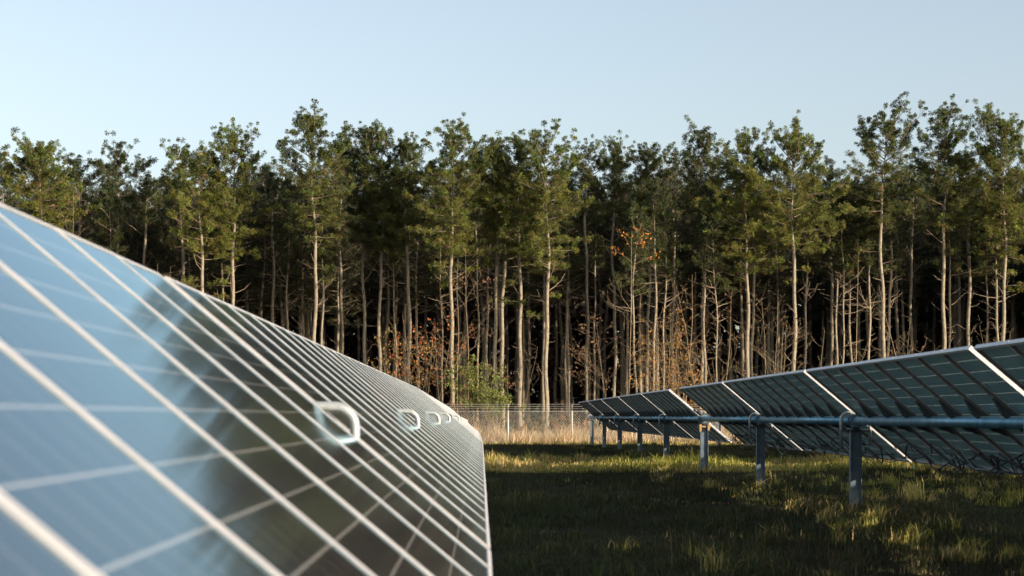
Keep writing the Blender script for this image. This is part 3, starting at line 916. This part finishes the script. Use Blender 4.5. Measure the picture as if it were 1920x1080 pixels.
# ------------------------------------------------------------------ grass
def grass(name, label, regions, cat='grass', seed=5):
    """regions: (n, x-range function, y0, y1, height, width, palette, ypow)"""
    rg = np.random.default_rng(seed); VV = []; FF = []; CC = []; off = 0
    for (n, xf, y0, y1, h, wd, pal, clump) in regions:
        y = y0+(y1-y0)*rg.random(n)
        lo, hi = xf(y); x = lo+(hi-lo)*rg.random(n)
        if clump:   # gather part of the blades into tufts
            m = rg.random(n) < clump
            nc = max(1, n//45); ci = rg.integers(0, nc, n)
            cx = x[:nc]; cy = y[:nc]
            x = np.where(m, cx[ci]+rg.normal(0, .075, n), x); y = np.where(m, cy[ci]+rg.normal(0, .075, n), y)
            hs_ = np.where(m, rg.uniform(.6, 1.6, nc)[ci], .8)
        else: hs_ = np.ones(n)
        z = gz(x, y)
        dens = 0.62+0.38*np.sin(x*1.7+2*np.sin(y*.31))*np.sin(y*.9+x*.4)
        H = h*hs_*rg.uniform(.35, 1.15, n)*dens
        az = rg.uniform(0, 6.283, n); ln = np.abs(rg.normal(0.42, .32, n))
        dx, dy = np.cos(az)*ln, np.sin(az)*ln
        p0 = np.stack([x, y, z-.01], 1)
        p1 = p0+np.stack([dx*.35, dy*.35, np.ones(n)], 1)*(H*.55)[:, None]
        p2 = p0+np.stack([dx*1.15, dy*1.15, np.ones(n)*(1-.25*ln)], 1)*H[:, None]
        a2 = rg.uniform(0, 6.283, n); s = np.stack([np.cos(a2), np.sin(a2), np.zeros(n)], 1)*(wd*rg.uniform(.5, 1.2, n))[:, None]/2
        V = np.stack([p0-s, p0+s, p1-s*.8, p1+s*.8, p2], 1).reshape(-1, 3)
        bi = (np.arange(n)*5)[:, None]
        T = np.concatenate([bi+np.array([[0, 1, 3]]), bi+np.array([[0, 3, 2]]), bi+np.array([[2, 3, 4]])], 0) if y0 < 40 else bi+np.array([[0, 1, 4]])
        pal = np.array(pal); patch = 0.5+0.5*np.sin(x*.8+1.3*np.sin(y*.35))*np.cos(y*.45-x*.2)
        k = np.clip((rg.random(n)*.75+patch*.45)*len(pal)-.4, 0, len(pal)-1).astype(int)
        c = pal[k]*np.exp(rg.normal(0, .2, (n, 1)))
        VV.append(V); FF.append(T+off); CC.append(np.repeat(c, 5, 0)); off += len(V)
    o = link(name, new_mesh(name, np.concatenate(VV), np.concatenate(FF), M_grass, col=np.clip(np.concatenate(CC), 0, .9)))
    return tag(o, label, cat, kind='stuff')
GP = [(0.017, 0.021, 0.007), (0.022, 0.029, 0.009), (0.029, 0.038, 0.010), (0.040, 0.045, 0.013), (0.075, 0.058, 0.03)]
GC = [(0.026, 0.040, 0.010), (0.036, 0.052, 0.012), (0.052, 0.062, 0.017), (0.11, 0.085, 0.04)]
GL = [(0.15, 0.18, 0.022), (0.24, 0.24, 0.04), (0.38, 0.31, 0.08), (0.50, 0.35, 0.15)]  # lit grass: sunlight put into the colour, for the sun strips and tufts
field_x = lambda y: (np.full_like(y, -2.2), np.minimum(y*0.34+1.5, 30))
def xr(a, b): return lambda y: (np.full_like(y, a), np.full_like(y, b))
grass('field_grass', 'rough green and straw coloured grass covering the field', [
    (100000, field_x, 11.5, 24, .17, .009, GP, .2),
    (90000, field_x, 24, 40, .17, .015, GP, .2),
    (72000, field_x, 44.5, 62, .22, .024, GP, .2),
    (55000, field_x, 62, 91, .24, .034, GP[1:], .3),
    (14000, field_x, 12, 24, .26, .011, GC, .93),
    (10000, field_x, 24, 40, .24, .016, GC, .93),
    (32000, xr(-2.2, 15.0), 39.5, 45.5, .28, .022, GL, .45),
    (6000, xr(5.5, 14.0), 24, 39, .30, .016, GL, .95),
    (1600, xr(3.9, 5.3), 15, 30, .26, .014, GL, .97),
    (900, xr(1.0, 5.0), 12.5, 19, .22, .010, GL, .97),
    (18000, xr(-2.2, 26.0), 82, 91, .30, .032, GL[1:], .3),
])
DG = [(0.46, .34, .19), (0.56, .42, .25), (0.60, .45, .28), (0.42, .27, .15), (0.24, .22, .08)]
grass('dry_grass_band', 'band of tall dry pinkish tan grass along the fence', [
    (75000, lambda y: (np.full_like(y, -16.), np.full_like(y, 36.)), 88.5, 99.5, 1.05, .045, DG, .35),
    (9000, lambda y: (np.full_like(y, -16.), np.full_like(y, 36.)), 90, 101, 1.6, .03, DG[:3], .8),
], 'dry grass', 9)
print('scene built', len(bpy.data.objects), sum(len(m.polygons) for m in bpy.data.meshes))
